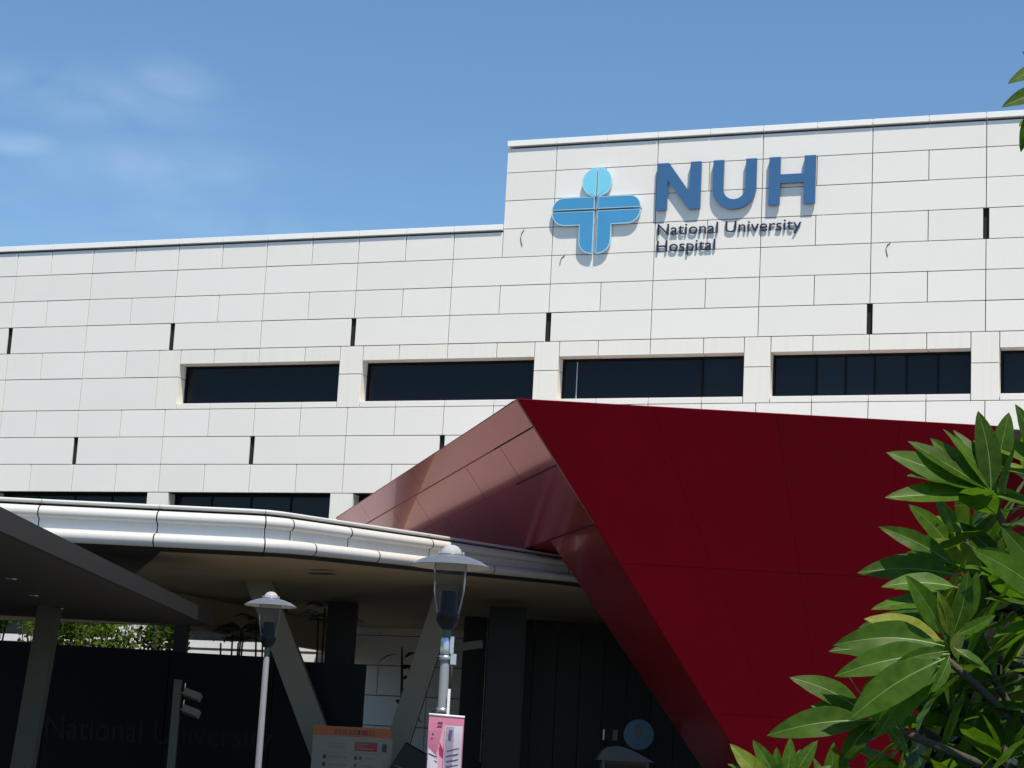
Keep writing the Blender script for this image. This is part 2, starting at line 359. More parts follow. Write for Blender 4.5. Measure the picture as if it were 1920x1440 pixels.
# copings
for z0, z1, xa, xb in ((16.29, 16.45, -20.75, -1.5), (18.775, 18.935, -1.5, 17.2)):
    js = joints(xa, xb, True)
    for a, b in zip(js[:-1], js[1:]):
        panel(a, b, z0, z1+GAP, -.065, .6, 'coping', 'coping', tilt=False)
c = MB(); c.box(-20.74, -1.49, .54, 14.0, 16.24, 16.40); c.box(-1.49, 17.2, .54, 14.0, 18.72, 18.89)
c.build('roof', 'canopy_roof', bld)
# flank of the raised parapet
for z0, z1 in ((16.33, 17.165), (17.165, 18.0), (18.0, 18.73)):
    b = MB(); b.box(-1.5, -1.475, .06, 13.5, z0+.013, z1-.013); b.build('panel', 'panel', bld)
def window(x0, x1, z0, z1, mull, header, wired=None):
    f = MB(); yb = .43; t = .05
    f.box(x0, x1, yb-.03, yb+.06, z0, z0+t); f.box(x0, x1, yb-.03, yb+.06, z1-t, z1); f.box(x0, x0+t, yb-.03, yb+.06, z0+t, z1-t); f.box(x1-t, x1, yb-.03, yb+.06, z0+t, z1-t)
    win = f.build('window', 'frame', bld)
    xs = [x0+t] + mull + [x1-t]
    for a, b in zip(xs[:-1], xs[1:]):
        pb = MB(); pb.box(-(b-a)/2+.006, (b-a)/2-.006, 0, .02, -(z1-z0)/2+t, (z1-z0)/2-t); pb.build('pane', 'glass', win, ((a+b)/2, yb+.01, (z0+z1)/2), (rnd.gauss(0, .004), 0, rnd.gauss(0, .004)))
    for x in mull:
        mb = MB(); mb.box(x-.025, x+.025, yb-.02, yb+.05, z0+t, z1-t); mb.build('mullion', 'frame', win)
    if wired is not None:
        mb = MB(); mb.box(wired-.012, wired+.012, yb-.045, yb-.035, z0+t, z1-.08); mb.build('blind_edge', 'pale_line', win)
    return win
# upper ribbon: pillars every six metres, lintel and sill pieces between
for k in range(-2, 3):
    xc = 6*k; xr = 6*k + .37
    for z0, z1 in ((11.18, 12.17), (12.17, 13.0)):
        panel(xc-.365, xc+.365, z0, z1, 0, .5, 'pillar', 'pillar', tilt=False)
    xl, xe = xc+.365, min(xc+5.635, 17.2)
    js = joints(xl, xe, True)
    for a, b in zip(js[:-1], js[1:]):
        panel(a, b, 12.56, 13.0, .004, .5, 'pillar', 'lintel', tilt=False); panel(a, b, 11.18, 11.37, .002, .5, 'panel', 'sill', tilt=False)
    if k == 1: mu = [7.54, 8.32, 9.09, 9.93, 10.75]
    elif k == 0: mu = [4.4]
    elif k == 2: mu = [13.4, 14.3, 15.2]
    else: mu = []
    window(xl+.01, xe-.01, 11.37, 12.56, mu, True, .80 if k == 0 else None)
# lower ribbon
for k in range(-3, 0):
    xc = 6*k
    panel(xc-.365, xc+.365, 7.2, 8.68, 0, .5, 'pillar', 'pillar', tilt=False)
    window(xc+.37, min(xc+5.63, 17), 7.25, 8.66, [xc+1.6, xc+2.9, xc+4.2], False)
panel(-.365, .365, 7.2, 8.68, 0, .5, 'pillar', 'pillar', tilt=False)
# white balcony edge and ground-floor glazing behind the planting
b = MB(); b.box(-21, -6.03, -.75, .09, 3.80, 4.04); b.build('ledge', 'whitewash', bld)
b = MB(); b.box(-21, -6.03, -.72, -.60, 4.12, 4.32); b.build('rail', 'whitewash', bld)
for i in range(9):
    x0 = -20.9 + i*1.65; b = MB(); b.box(x0, x0+1.6, .02, .06, .2, 3.85); b.build('pane', 'glass', bld)
for i in range(9):
    x0 = -20.9 + i*1.65; b = MB(); b.box(x0, x0+1.6, .02, .06, 4.4, 5.45); b.build('pane', 'glass', bld)
b = MB(); b.box(-12.3, -11.5, -1.2, -.76, 0, 5.0); b.build('buttress', 'whitewash', bld)

# ------------------------------------------------------------------ signs on the front
SF, SB = -.125, -.045
def outline_piece(parent, name, pts, y0, y1, m, trim=None):
    b = MB(); b.prism([(x, y0, z) for x, z in pts], [(x, y1, z) for x, z in pts]); o = b.build(name, m, parent); fix_normals(o.data); return o
def arc(cx, cz, r, a0, a1, n=10): return [(cx + r*math.cos(math.radians(a0+(a1-a0)*i/n)), cz + r*math.sin(math.radians(a0+(a1-a0)*i/n))) for i in range(n+1)]
emb = thing('emblem', 'blue cross shaped figure emblem with pale cyan round head on white wall', 'emblem', (0, 0, 0))
def piece(pts, m):
    cx = sum(p[0] for p in pts)/len(pts); cz = sum(p[1] for p in pts)/len(pts)
    o = outline_piece(emb, 'emblem_piece', pts, SF, SB, 'logo_trim')
    bm = bmesh.new(); bm.from_mesh(o.data); bm.faces.ensure_lookup_table()
    front = min(bm.faces, key=lambda f: f.calc_center_median().y)
    bmesh.ops.inset_region(bm, faces=[front], thickness=.022, depth=0)
    front.material_index = 1; bm.to_mesh(o.data); bm.free(); o.data.materials.append(M[m]); return o
S = 1.29
for sgn in (-1, 1):
    mx = lambda pts: [(S + sgn*(x), z) for x, z in pts]
    piece(mx([(.02, 17.13)] + [(x, z) for x, z in reversed(arc(0, 17.56, .435, -88, 88, 18))]), 'logo_cyan')
    ex = 1.31 if sgn < 0 else 1.32
    piece(mx([(.05, 16.775), (ex, 16.775)] + arc(ex-.35, 16.79, .34, 5, 90, 8) + [(.05, 17.13)]), 'logo_blue')
    piece(mx([(.05, 16.715), (ex, 16.715)] + arc(ex-.40, 16.70, .39, -3, -90, 8) + [(.47, 16.31)] + [(.47, 15.85)] + arc(.09, 15.85, .38, 0, -90, 8) + [(.05, 15.47)]), 'logo_blue')
for z0, z1, m_ in ((16.738, 16.752, 'navy'),):
    b = MB(); b.box(0, 2.6, SB-.02, SB+.04, z0, z1); b.build('groove', m_, emb)
b = MB(); b.box(S-.012, S+.012, SB-.01, SB+.044, 15.5, 17.98); b.build('groove', 'white', emb)
nuh = thing('letter_sign', 'large blue raised capital letters N U H at top of white wall', 'sign', (0, 0, 0))
N_ = [(3.04, 16.64), (3.04, 18.0), (3.37, 18.0), (3.99, 17.12), (3.99, 18.0), (4.30, 18.0), (4.30, 16.64), (3.97, 16.64), (3.35, 17.50), (3.35, 16.64)]
U_ = [(4.64, 18.0), (4.64, 17.17)] + arc(5.25, 17.19, .61, 180, 360, 18)[1:-1] + [(5.86, 17.17), (5.86, 18.0), (5.56, 18.0), (5.56, 17.17)] + list(reversed(arc(5.25, 17.17, .31, 180, 360, 14)))[1:-1] + [(4.94, 17.17), (4.94, 18.0)]
H_ = [(6.21, 16.64), (6.21, 18.0), (6.52, 18.0), (6.52, 17.50), (7.18, 17.50), (7.18, 18.0), (7.49, 18.0), (7.49, 16.64), (7.18, 16.64), (7.18, 17.25), (6.52, 17.25), (6.52, 16.64)]
for pts in (N_, U_, H_): outline_piece(nuh, 'letter', pts, SF, SB, 'nuh_blue')
tl = thing('name_sign', 'small dark navy lettering National University Hospital under big blue letters', 'sign', (0, 0, 0))
RX = (math.radians(90), 0, 0)
def fit(body, size, x0, x1): return (x1-x0)/sum(advance(ch, size) for ch in body)
s_ = .46
lettering(tl, 'National University', 3.05, -.036, 15.945, s_, .016, 'navy', RX, fit('National University', s_, 3.05, 7.12))
lettering(tl, 'Hospital', 3.05, -.036, 15.47, s_, .016, 'navy', RX, fit('Hospital', s_, 3.05, 4.78))
for lab, pts in (('loose black cable end curling left of the blue emblem', [(-.86, 16.29), (-.93, 16.18), (-.955, 16.05), (-.93, 15.92), (-.89, 15.82)]), ('loose black cable end curling below the emblem arm', [(.40, 15.48), (.32, 15.42), (.275, 15.31), (.265, 15.2)]), ('loose black cable end curling on blank wall right of the lettering', [(9.52, 15.47), (9.44, 15.42), (9.405, 15.31), (9.43, 15.18), (9.455, 15.11)])):
    b = MB(); b.tube([(x, -.014, z) for x, z in pts], .009, 6); tag(b.build('cable', 'wire', None, smooth=True), lab, 'cable')

# ------------------------------------------------------------------ red folded entrance portal
A = Vector((6.091, -18.923, 7.678)); T = Vector((14.193, -15.79, 7.678)); B = Vector((-4.998, -2.39, 7.678)); C = Vector((9.234, -14.038, 1.579))
ab = (B-A).normalized(); LAB = (B-A).length
def onAC(z): t = (A.z - z)/(A.z - C.z); return A + (C-A)*t
def LF(z, s): return onAC(z) + ab*s
nL = (B-A).cross(C-A).normalized()
if nL.dot(CAM-A) < 0: nL = -nL
EZ = 5.70
def arm(z): return 2.28 + (3.02-2.28)*max(0, min(1, z/EZ))
Td = (Vector((12.034, -13.05, 1.737)) - T)/(7.678-1.737); G0 = T + Td*7.678
portal = thing('entrance_portal', 'big folded dark red metal entrance portal leaning over the forecourt', 'portal', (A.x, A.y, 0))
off = Vector((A.x, A.y, 0))
def pb(b, name, m, smooth=False):
    b.v = [tuple(Vector(v)-off) for v in b.v]; o = b.build(name, m, portal); fix_normals(o.data); return o
C0 = onAC(0)
T2 = T + (T-A).normalized()*9
# the leaning front: faces the forecourt
b = MB(); zs = [0, EZ, A.z]
b.prism([A, T, G0, C0], [A+ab*3.02, T+ab*3.02, G0+ab*2.28, C0+ab*2.28]); pb(b, 'front_wall', 'backing')
nF = (T-A).cross(C-A).normalized()
if nF.dot(CAM-A) < 0: nF = -nF
def FF(u, v):                              # point of the leaning front: u along the top, v down the slope
    return (A*(1-u) + T*u)*(1-v) + (C0*(1-u) + G0*u)*v
us, vs = (0, .27, .52, .77, 1), (0, .34, .67, 1)
for u0, u1 in zip(us[:-1], us[1:]):
    for v0, v1 in zip(vs[:-1], vs[1:]):
        q4 = [FF(u0, v0), FF(u1, v0), FF(u1, v1), FF(u0, v1)]; cc_ = sum(q4, Vector())/4
        q4 = [p + (cc_-p).normalized()*.004 for p in q4]
        b = MB(); b.prism([p+nF*.02 for p in q4], [p+nF*.002 for p in q4]); pb(b, 'cladding_panel', 'red')
b = MB(); b.prism([A+ab*3.0, T+ab*3.0, T2, Vector((26, -.12, A.z)), Vector((6, -.12, A.z)), Vector((-4.2, -1.2, A.z)), B], [LF(EZ, 3.0), T+ab*3.0-Vector((.3, 0, A.z-EZ)), T2-Vector((0, 0, A.z-EZ)), Vector((26, -.12, EZ)), Vector((6, -.12, EZ)), Vector((-3.4, -1.2, EZ)), LF(EZ, LAB)])  # roof extended right and back to the wall to shade it
pb(b, 'roof', 'red')
top = [A+ab*.3, T+ab*.3, T2+ab*.3, Vector((25.8, -1.3, A.z)), Vector((-4.1, -1.3, A.z)), B+Vector((.3, 0, 0))]
b = MB(); b.prism([p+Vector((0, 0, .012)) for p in top], [p+Vector((0, 0, .002)) for p in top]); pb(b, 'grey_roof_sheet', 'canopy_roof')  # added unseen grey sheet, keeps red bounce off the white facade
def lpanel(z0, z1, s0, s1, g=.012):
    o1, o2 = nL*.014, nL*.003
    q = [LF(z0+g, s0(z0)+g), LF(z0+g, s1(z0)-g), LF(z1-g, s1(z1)-g), LF(z1-g, s0(z1)+g)]
    b = MB(); b.prism([p+o1 for p in q], [p+o2 for p in q]); return pb(b, 'fascia_panel', 'redgloss')
K = lambda v: (lambda z: v)
for z0, z1, cuts in ((7.25, 7.678, (0, 9.6, 16.2, LAB)), (6.65, 7.25, (0, 2.5, 5.4, 10.6, 13.4, LAB)), (5.70, 6.65, (0, 9.2, 14, LAB))):
    for a, c_ in zip(cuts[:-1], cuts[1:]): lpanel(z0, z1, K(a), K(c_))
lpanel(0, 5.70, K(0), arm)
b = MB(); b.tube([A+nL*.02, onAC(6.6)+nL*.02, onAC(5.7)+nL*.015], [.014, .014, .006], 6); pb(b, 'edge_trim', 'redtrim')

# ------------------------------------------------------------------ white entrance canopy
can = thing('entrance_canopy', 'white bull nosed entrance canopy with kinked edge and beige underside', 'canopy', (0, 0, 0))
KC = 1.08
path = [(KC*a_, KC*b_) for a_, b_ in [(-16.0, 32.35), (-7.75, 32.13), (-5.75, 32.02), (-4.25, 31.93), (-3.95, 31.95), (-3.70, 32.08), (-3.45, 32.30), (-2.7, 32.98), (-1.35, 34.19), (1.22, 36.75), (5.0, 40.4), (9.0, 44.0)]]
def offset_path(d):
    out = []
    for i, p in enumerate(path):
        a = Vector(path[max(i-1, 0)]); c_ = Vector(path[min(i+1, len(path)-1)]); t = (c_-a).normalized(); n = Vector((t.y, -t.x))
        out.append((p[0]+n.x*d, p[1]+n.y*d))
    return out
def sample(op, s):
    i = min(int(s), len(op)-2); f = s-i; return (op[i][0]*(1-f)+op[i+1][0]*f, op[i][1]*(1-f)+op[i+1][1]*f)
def taper(s):
    ks = (1, 1, 1, 1, 1, .98, .96, .92, .87, .70, .66, .66); i = min(int(s), 10); return ks[i]*(1-(s-i)) + ks[i+1]*(s-i)
def cz(z): return 1.6 + (z-1.6)*KC
def sweep(name, prof, m, s0, s1, gap=.012, smooth=True, rise=0.0):
    ss = [s0] + [k for k in range(int(s0)+1, int(math.ceil(s1))) if s0 < k < s1] + [s1]
    ops = [offset_path(d) for d, z in prof]; b = MB(); n = len(prof)
    rows_ = []
    for s in ss:
        rows_.append([P(*sample(ops[k], s), cz(5.37 - (5.37-prof[k][1])*taper(s))) for k in range(n)])
    for end, inner in ((0, 1), (-1, -2)):
        for k in range(n):
            d = (rows_[inner][k]-rows_[end][k]).normalized(); rows_[end][k] = rows_[end][k] + d*gap
    b.v = [tuple(p) for r in rows_ for p in r]
    for i in range(len(rows_)-1):
        for k in range(n-1):
            b.f.append((i*n+k, i*n+k+1, (i+1)*n+k+1, (i+1)*n+k)); b.mi.append(0)
    o = b.build(name, m, can, smooth=smooth); fix_normals(o.data); return o
rim = [(-.25, 5.37), (-.02, 5.375), (.03, 5.362), (.045, 5.34), (.03, 5.312), (-.25, 5.308)]
up = [(-.14, 5.262), (.06, 5.258), (.13, 5.235), (.175, 5.19), (.19, 5.135), (.17, 5.085), (.12, 5.055), (.05, 5.05)]
band = [(.07, 5.055), (.07, 4.865)]
lip = [(.06, 4.88), (.17, 4.876), (.25, 4.85), (.30, 4.80), (.305, 4.735), (.275, 4.68), (.2, 4.648)]
under = [(.2, 4.65), (-.05, 4.635), (-.42, 4.625)]
gapw = [(-.14, 5.34), (-.145, 5.2)]
for s0, s1 in ((0, 1), (1, 2), (2, 3.9), (3.9, 8), (8, 11)):
    sweep('rim', rim, 'canopy_white', s0, s1, .004); sweep('shadow_gap', gapw, 'backing', s0, s1, 0, False)
for s0, s1 in ((0, 1), (1, 2), (2, 3.9), (3.9, 5.4), (5.4, 7), (7, 8), (8, 9), (9, 10), (10, 11)):
    sweep('nosing', up, 'canopy_white', s0, s1); sweep('fascia_band', band, 'canopy_grey', s0, s1, .01, False)
for s0, s1 in ((0, 1), (1, 2), (2, 3.9), (3.9, 6.2), (6.2, 7.3), (7.3, 8.4), (8.4, 9.3), (9.3, 10), (10, 11)):
    sweep('lip', lip, 'canopy_white', s0, s1); sweep('drip_edge', under, 'darkedge', s0, s1, .008)
sweep('backing_strip', [(-.02, 5.2), (.03, 4.95), (.04, 4.66)], 'backing', 0, 11, 0, False)
inner = [P(*p) for p in offset_path(-.40)]
inner_top = [P(*p) for p in offset_path(-.05)]
BACK = [Vector((17.0, -.12, 0)), Vector((-5.3, -.12, 0)), Vector((-5.3, -10.9, 0)), Vector((-16, -10.9, 0)), Vector((-22, -15, 0))]
SZ = cz(4.63)
def flat(name, pts, m, up_):
    b = MB(); b.poly(pts if up_ else list(reversed(pts))); bm_o = b.build(name, m, can)
    bm = bmesh.new(); bm.from_mesh(bm_o.data); bmesh.ops.triangulate(bm, faces=bm.faces); bm.to_mesh(bm_o.data); bm.free(); return bm_o
at_z = lambda p, z: Vector((p.x, p.y, z))
flat('roof', [at_z(p, cz(5.345)) for p in inner_top + BACK], 'canopy_roof', True)
front_edge = [at_z(p, cz(5.37-(5.37-4.63)*taper(i))) for i, p in enumerate(inner)]
split_b = Vector((-6.4, -10.9, SZ))      # left of this line the soffit's shade is put into a darker colour
flat('soffit', front_edge[2:] + [at_z(p, SZ) for p in BACK[:3]] + [split_b], 'soffit', False)
flat('soffit_shaded', front_edge[:3] + [split_b] + [at_z(p, SZ) for p in BACK[3:]], 'darksoffit', False).name = 'soffit'
b = MB(); b.box(-22, -5.3, -11.2, -10.9, 4.06, 5.64); b.build('back_beam', 'soffit', can)
b = MB(); b.box(-5.6, -5.3, -10.9, -.12, 4.1, 5.64); b.build('side_beam', 'soffit', can)
# V shaped props
def prop(p, q, w0, d0, parent, name='prop', m='steel'):
    b = MB(); b.beam(p, q, d0, w0, side=FWD); return b.build(name, m, parent)
prop(P(-2.85, 41, 0), P(-5.29, 41, 5.28), .52, .55, can); prop(P(-2.42, 41.2, 0), P(-1.04, 41.2, 5.28), .48, .55, can)
# joints of the soffit lining, small access hatch
b = MB(); c_ = P(-3.5, 37.7, 0); b.box(c_.x-.25, c_.x+.25, c_.y-.1, c_.y+.1, cz(4.63)-.02, cz(4.63)-.003); b.build('hatch', 'darksoffit', can)

# ------------------------------------------------------------------ covered walkway on the left
wk = thing('covered_walkway', 'charcoal flat roofed covered walkway on slanted steel prop', 'walkway', P(-8.5, 24, 0), VIEW_ROT)
b = MB(); b.box(-5.5, 3.02, -16, 12.6, 3.70, 3.86); b.build('roof', 'darksoffit', wk)
b = MB(); b.box(3.03, 3.10, -16, 12.7, 3.66, 3.91); b.build('fascia', 'darkedge', wk)
b = MB(); b.box(-5.5, 3.02, 12.61, 12.7, 3.66, 3.91); b.build('end_fascia', 'darkedge', wk)
for x, y in ((1.45, 3.9), (1.0, 7.2), (.75, 10.2), (1.2, .6)):
    b = MB(); b.lathe([(.0, 3.694), (.055, 3.694), (.075, 3.688), (.08, 3.698)], 16, (x, y)); b.build('downlight', 'chrome', wk)
b = MB(); b.beam((.62-.28*.95, 10.05, 0), (.62, 10.05, 3.70), .34, .36, side=(0, 1, 0)); b.build('prop', 'walksteel', wk)

# ------------------------------------------------------------------ dark wall with lettering
fw = thing('feature_wall', 'blue black freestanding wall with dark raised lettering below the canopy', 'wall', P(-9, 42.5, 0), VIEW_ROT)
for x0, x1, h in ((-8.0, -.75, 3.44), (-.73, 1.86, 3.42), (1.88, 4.15, 3.40), (4.17, 6.15, 3.34)):
    b = MB(); b.box(x0, x1, 0, .25, 0, h); b.build('wall_panel', 'blackwall', fw)
for x in (2.02, 6.5-2.36): 
    b = MB(); b.box(x-.15, x+.15, .26, .5, 0, 4.3); b.build('post', 'darkplastic', fw)
lettering(fw, 'National University', -.72, -.008, 1.42, .72, .012, 'letter_dark', RX, fit('National U', .72, -.72, 2.08))
so_ = None

# ------------------------------------------------------------------ ground-floor entrance glazing in the portal's shade
eg = thing('entrance_glazing', 'dark glazed entrance front deep in the shade behind the portal', 'glazing', (0, -.9, 0))
for i in range(9):
    x0 = .4 + 1.35*i
    for z0, z1 in ((.05, 2.5), (2.56, 4.4)):
        b = MB(); b.box(x0+.04, x0+1.31, 0, .02, z0, z1); b.build('pane', 'glass', eg)
    b = MB(); b.box(x0-.04, x0+.04, -.05, .08, 0, 4.48); b.build('mullion', 'frame', eg)
b = MB(); b.box(.36, 12.6, -.055, .085, 2.5, 2.56); b.build('transom', 'frame', eg)
ls = thing('lobby_screen', 'tall black timber screen wall under the canopy beside the white tiles', 'screen', P(3.2, 47.5, 0), VIEW_ROT)
for i in range(14):
    b = MB(); b.box(-4.05+.58*i, -4.05+.58*i+.565, 0, .12, 0, 4.86); b.build('plank', 'darkplastic', ls)
cb = thing('concrete_pier', 'dark grey concrete pier in the shade right of the banner lamp', 'pier', P(.2, 44, 0), VIEW_ROT)
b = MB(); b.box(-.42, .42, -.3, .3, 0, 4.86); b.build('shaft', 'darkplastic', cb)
b = MB(); b.box(-.5, .5, -.38, .38, 0, .3); b.build('base', 'darkedge', cb)

cb = thing('concrete_pier', 'black concrete pier between the garden gap and the shaded white tiles', 'pier', P(-3.62, 45.2, 0), VIEW_ROT)
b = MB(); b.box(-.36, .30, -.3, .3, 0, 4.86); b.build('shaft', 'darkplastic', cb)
# round blue sign on a stand
rs = thing('round_sign', 'round blue sign with dark pictogram standing in the shaded entrance', 'sign', P(3.21, 43.2, 0), VIEW_ROT)
b = MB(); b.lathe([(0, -.02), (.33, -.02), (.335, 0), (.33, .02), (0, .02)], 40); o = b.build('disc', 'signblue', rs, (0, 0, 2.17), (math.radians(90), 0, 0))
pts = [(-.075, -.05), (.075, -.05)] + arc(0, .13, .085, 0, 180, 8)
b = MB(); b.prism([(x, -.03, 2.17+z) for x, z in pts], [(x, -.021, 2.17+z) for x, z in pts]); b.build('pictogram', 'boothgrey', rs)
b = MB(); b.tube([(0, .06, 0), (0, .06, 2.4)], .03, 10); b.build('post', 'darkplastic', rs, smooth=True)
b = MB(); b.lathe([(0, 0), (.25, 0), (.25, .03), (.04, .06)], 20); b.build('base', 'darkplastic', rs)
# booth
bt = thing('attendant_booth', 'small grey booth with curved roof half hidden in the dark entrance', 'booth', P(2.85, 41.8, 0), VIEW_ROT)
b = MB(); b.box(-.5, .5, 0, .9, 0, 1.0); b.build('body', 'boothgrey', bt)
for x in (-.47, .47):
    for y in (.03, .87):
        b = MB(); b.box(x-.03, x+.03, y-.03, y+.03, 1.0, 1.62); b.build('post', 'boothgrey', bt)
b = MB(); pr = [(-.62 + 1.24*i/12, 1.58 + .31*math.sin(math.pi*min(1, (i/12)**.62))) for i in range(13)]
b.prism([(x, -.1, z) for x, z in pr] , [(x, 1.0, z) for x, z in pr]); o = b.build('roof', 'boothgrey', bt); fix_normals(o.data)
b = MB(); b.box(-.44, .44, .04, .06, 1.0, 1.58); b.build('pane', 'glass', bt)
# camera on the pier
cc = thing('security_camera', 'grey security camera on a bracket against the dark pier', 'camera', P(-.75, 42, 3.82), VIEW_ROT)
b = MB(); b.beam((-.16, 0, -.03), (.42, 0, .08), .16, .17, side=(0, 1, 0)); b.build('housing', 'boothgrey', cc)
b = MB(); b.tube([(.40, 0, .075), (.45, 0, .085)], .06, 14); b.build('lens', 'darkplastic', cc)
b = MB(); b.tube([(.1, 0, .1), (.1, 0, .68)], .025, 8); b.build('bracket', 'darkplastic', cc)

# information board between the props
ib = thing('information_board', 'visitor information board with orange header between the slanted props', 'board', P(-3.6, 39.3, .03), VIEW_ROT)
b = MB(); b.box(0, 1.60, 0, .05, .55, 1.745); b.build('sheet', 'boardwhite', ib)
b = MB(); b.box(-.005, 1.565, -.006, .055, 1.747, 1.935); b.build('header', 'orange', ib)
for x in (.15, 1.41):
    b = MB(); b.box(x-.03, x+.03, .056, .10, 0, 1.9); b.build('leg', 'steel', ib)
hx = .42
for wch, m_ in ((.07, 'boardrust'), (.05, 'boardrust'), (.1, 'boardrust'), (.08, 'boardrust'), (.06, 'boardrust'), (.05, 'inkdark'), (.13, 'boardred'), (.05, 'boardrust'), (.035, 'boardrust')):
    b = MB(); b.box(hx, hx+wch, -.010, -.0065, 1.78, 1.88); b.build('header_character', m_, ib); hx += wch+.022
def mark(x0, x1, z0, z1, m, name='print_mark'):
    b = MB(); b.box(x0, x1, -.006, -.001, z0, z1); return b.build(name, m, ib)
mark(.85, 1.30, 1.47, 1.645, 'boardred', 'red_panel')
for k, (xa, xb) in enumerate(((.88, 1.12), (.88, 1.02), (.88, 1.22))):
    b = MB(); b.box(xa, xb, -.009, -.0065, 1.60-.045*k, 1.612-.045*k); b.build('print_line', 'boardwhite', ib)
mark(1.40, 1.49, 1.47, 1.63, 'inkdark', 'pictogram')
for z in (1.60, 1.555, 1.51): mark(.31, .66, z-.008, z+.008, 'boardgrey', 'print_line')
mark(.12, 1.40, 1.415, 1.423, 'boardgrey', 'rule')
for z in (1.33, 1.18):
    mark(.22, .29, z-.04, z+.04, 'inkdark', 'pictogram')
    for k in range(7): mark(.33+.055*k, .33+.055*k+.035, z-.02, z+.02, 'boardgrey', 'print_character')
    mark(.85, .91, z-.035, z+.035, 'inkdark' if z > 1.2 else 'boardred', 'pictogram')
mark(.95, 1.0, 1.295, 1.365, 'inkdark', 'pictogram')
for k in range(4): mark(1.07+.05*k, 1.07+.05*k+.03, 1.31, 1.345, 'boardgrey', 'print_character'); mark(1.03+.055*k, 1.03+.055*k+.035, 1.16, 1.20, 'boardgrey', 'print_character')
b = MB(); b.lathe([(.03, -.003), (.065, -.003)], 20); b.build('ring_mark', 'inkdark', ib, (1.33, -.002, 1.2), (math.radians(90), 0, 0))
mark(.28, .75, 1.065, 1.08, 'boardgrey', 'print_line')
nh = thing('glint_stand', 'made-up thin stand with two pale strips for white glints left of the round blue sign', 'stand', P(2.5, 43.6, 0), VIEW_ROT)  # added stand; its pale strips paint small white glints
b = MB(); b.tube([(.0, .03, 0), (.0, .03, 2.15)], .02, 8); b.build('post', 'darkplastic', nh, smooth=True)
b = MB(); b.lathe([(0, 0), (.2, 0), (.2, .03), (.03, .05)], 18); b.build('base', 'darkplastic', nh)
b = MB(); b.box(-.06, -.02, -.01, .0, 2.02, 2.25); b.build('glint_strip', 'white', nh)
b = MB(); b.box(.16, .27, -.01, .0, 2.02, 2.25); b.build('glint_strip', 'boardgrey', nh)
b = MB(); b.box(-.05, .25, .001, .012, 2.09, 2.12); b.build('crossbar', 'darkplastic', nh)
# dark tilted directory panel
dp = thing('directory_stand', 'black tilted display stand leaning behind the banner lamp', 'stand', P(-1.2, 39, 0), VIEW_ROT)
b = MB(); pts = [(-.52, 1.70), (.05, 1.42), (-.28, .85), (-.85, 1.12)]; b.prism([(x, 0, z) for x, z in pts], [(x, .09, z+.03) for x, z in pts]); o = b.build('screen', 'darkplastic', dp); fix_normals(o.data)
b = MB(); b.beam((-.72, -.004, 1.27), (-.2, -.004, 1.05), .02, .03); b.build('trim', 'boothgrey', dp)
b = MB(); b.tube([(-.38, .12, 0), (-.38, .12, 1.25)], .05, 10); b.build('post', 'darkplastic', dp, smooth=True)
b = MB(); b.lathe([(0, 0), (.3, 0), (.3, .03), (.06, .07)], 20); b.build('base', 'darkplastic', dp, (-.38, .12, 0))
# post with two floodlights
fp = thing('floodlight_post', 'olive grey post with two small angled floodlights before the black wall', 'post', P(-6.17, 38, 0), VIEW_ROT)
b = MB(); b.box(-.075, .075, -.06, .06, 0, 2.68); b.build('shaft', 'walksteel', fp)
for z in (2.52, 2.20):
    b = MB(); b.tube([(.07, 0, z-.08), (.13, 0, z-.1), (.14, 0, z+.1)], .014, 6); f_ = b.build('bracket', 'chrome', fp)
    b = MB(); b.beam((.14, 0, z-.07), (.46, -.05, z-.17), .13, .2, side=(0, .3, 1)); b.build('floodlight', 'steel', fp)

# ------------------------------------------------------------------ street lamps
def lamp_parts(root, H):
    z = H   # height of the shade's rim
    b = MB(); b.lathe([(.385, z), (.30, z+.052), (.20, z+.088), (.125, z+.105)], 40); b.build('lamp_shade', 'lampgrey', root, smooth=True)
    b = MB(); b.lathe([(.383, z-.004), (.298, z+.044), (.20, z+.078), (.12, z+.095)], 40); b.build('shade_lining', 'lampunder', root, smooth=True)
    b = MB(); b.lathe([(.105, z+.10), (.10, z+.135), (.085, z+.168), (.06, z+.192), (.03, z+.204), (.001, z+.207)], 28); b.build('dome', 'domeglass', root, smooth=True)
    b = MB(); b.lathe([(.13, z+.1), (.132, z+.115), (.105, z+.12)], 28); b.build('dome_ring', 'lampgrey', root, smooth=True)
    for s in (-1, 1):
        b = MB(); b.tube([(s*.115, -.03, z+.1), (s*.115, -.03, z+.14)], .01, 6); b.build('screw', 'chrome', root)
    b = MB(); b.lathe([(.152, z+.07), (.158, z-.02), (.157, z-.14), (.147, z-.25), (.128, z-.36), (.108, z-.45)], 32); b.build('lantern_glass', 'acrylic', root, smooth=True)
    b = MB(); b.lathe([(.001, z-.23), (.075, z-.235), (.082, z-.25), (.085, z-.43), (.10, z-.45)], 20); b.build('control_gear', 'darkplastic', root, smooth=True)
    b = MB(); b.lathe([(.112, z-.445), (.116, z-.47), (.108, z-.51), (.075, z-.575), (.052, z-.60)], 28); b.build('collar', 'darkplastic', root, smooth=True)
    b = MB(); b.lathe([(.041, z-.59), (.039, z-.80)], 16); b.build('neck', 'greenpaint', root, smooth=True)
    b = MB(); b.lathe([(.001, z-.735), (.039, z-.735), (.043, z-.745), (.048, 1.2), (.058, .35), (.085, .34), (.088, .04)], 20); b.build('pole', 'polegrey', root, smooth=True)
    b = MB(); b.lathe([(.001, .045), (.16, .045), (.165, .005)], 20); b.build('base_plate', 'polegrey', root)
l1 = thing('street_lamp', 'nearer grey street lamp with conical shade, carrying a pink banner', 'street lamp', P(-.49, 18.4, 0), VIEW_ROT, 'street lamps on the forecourt')
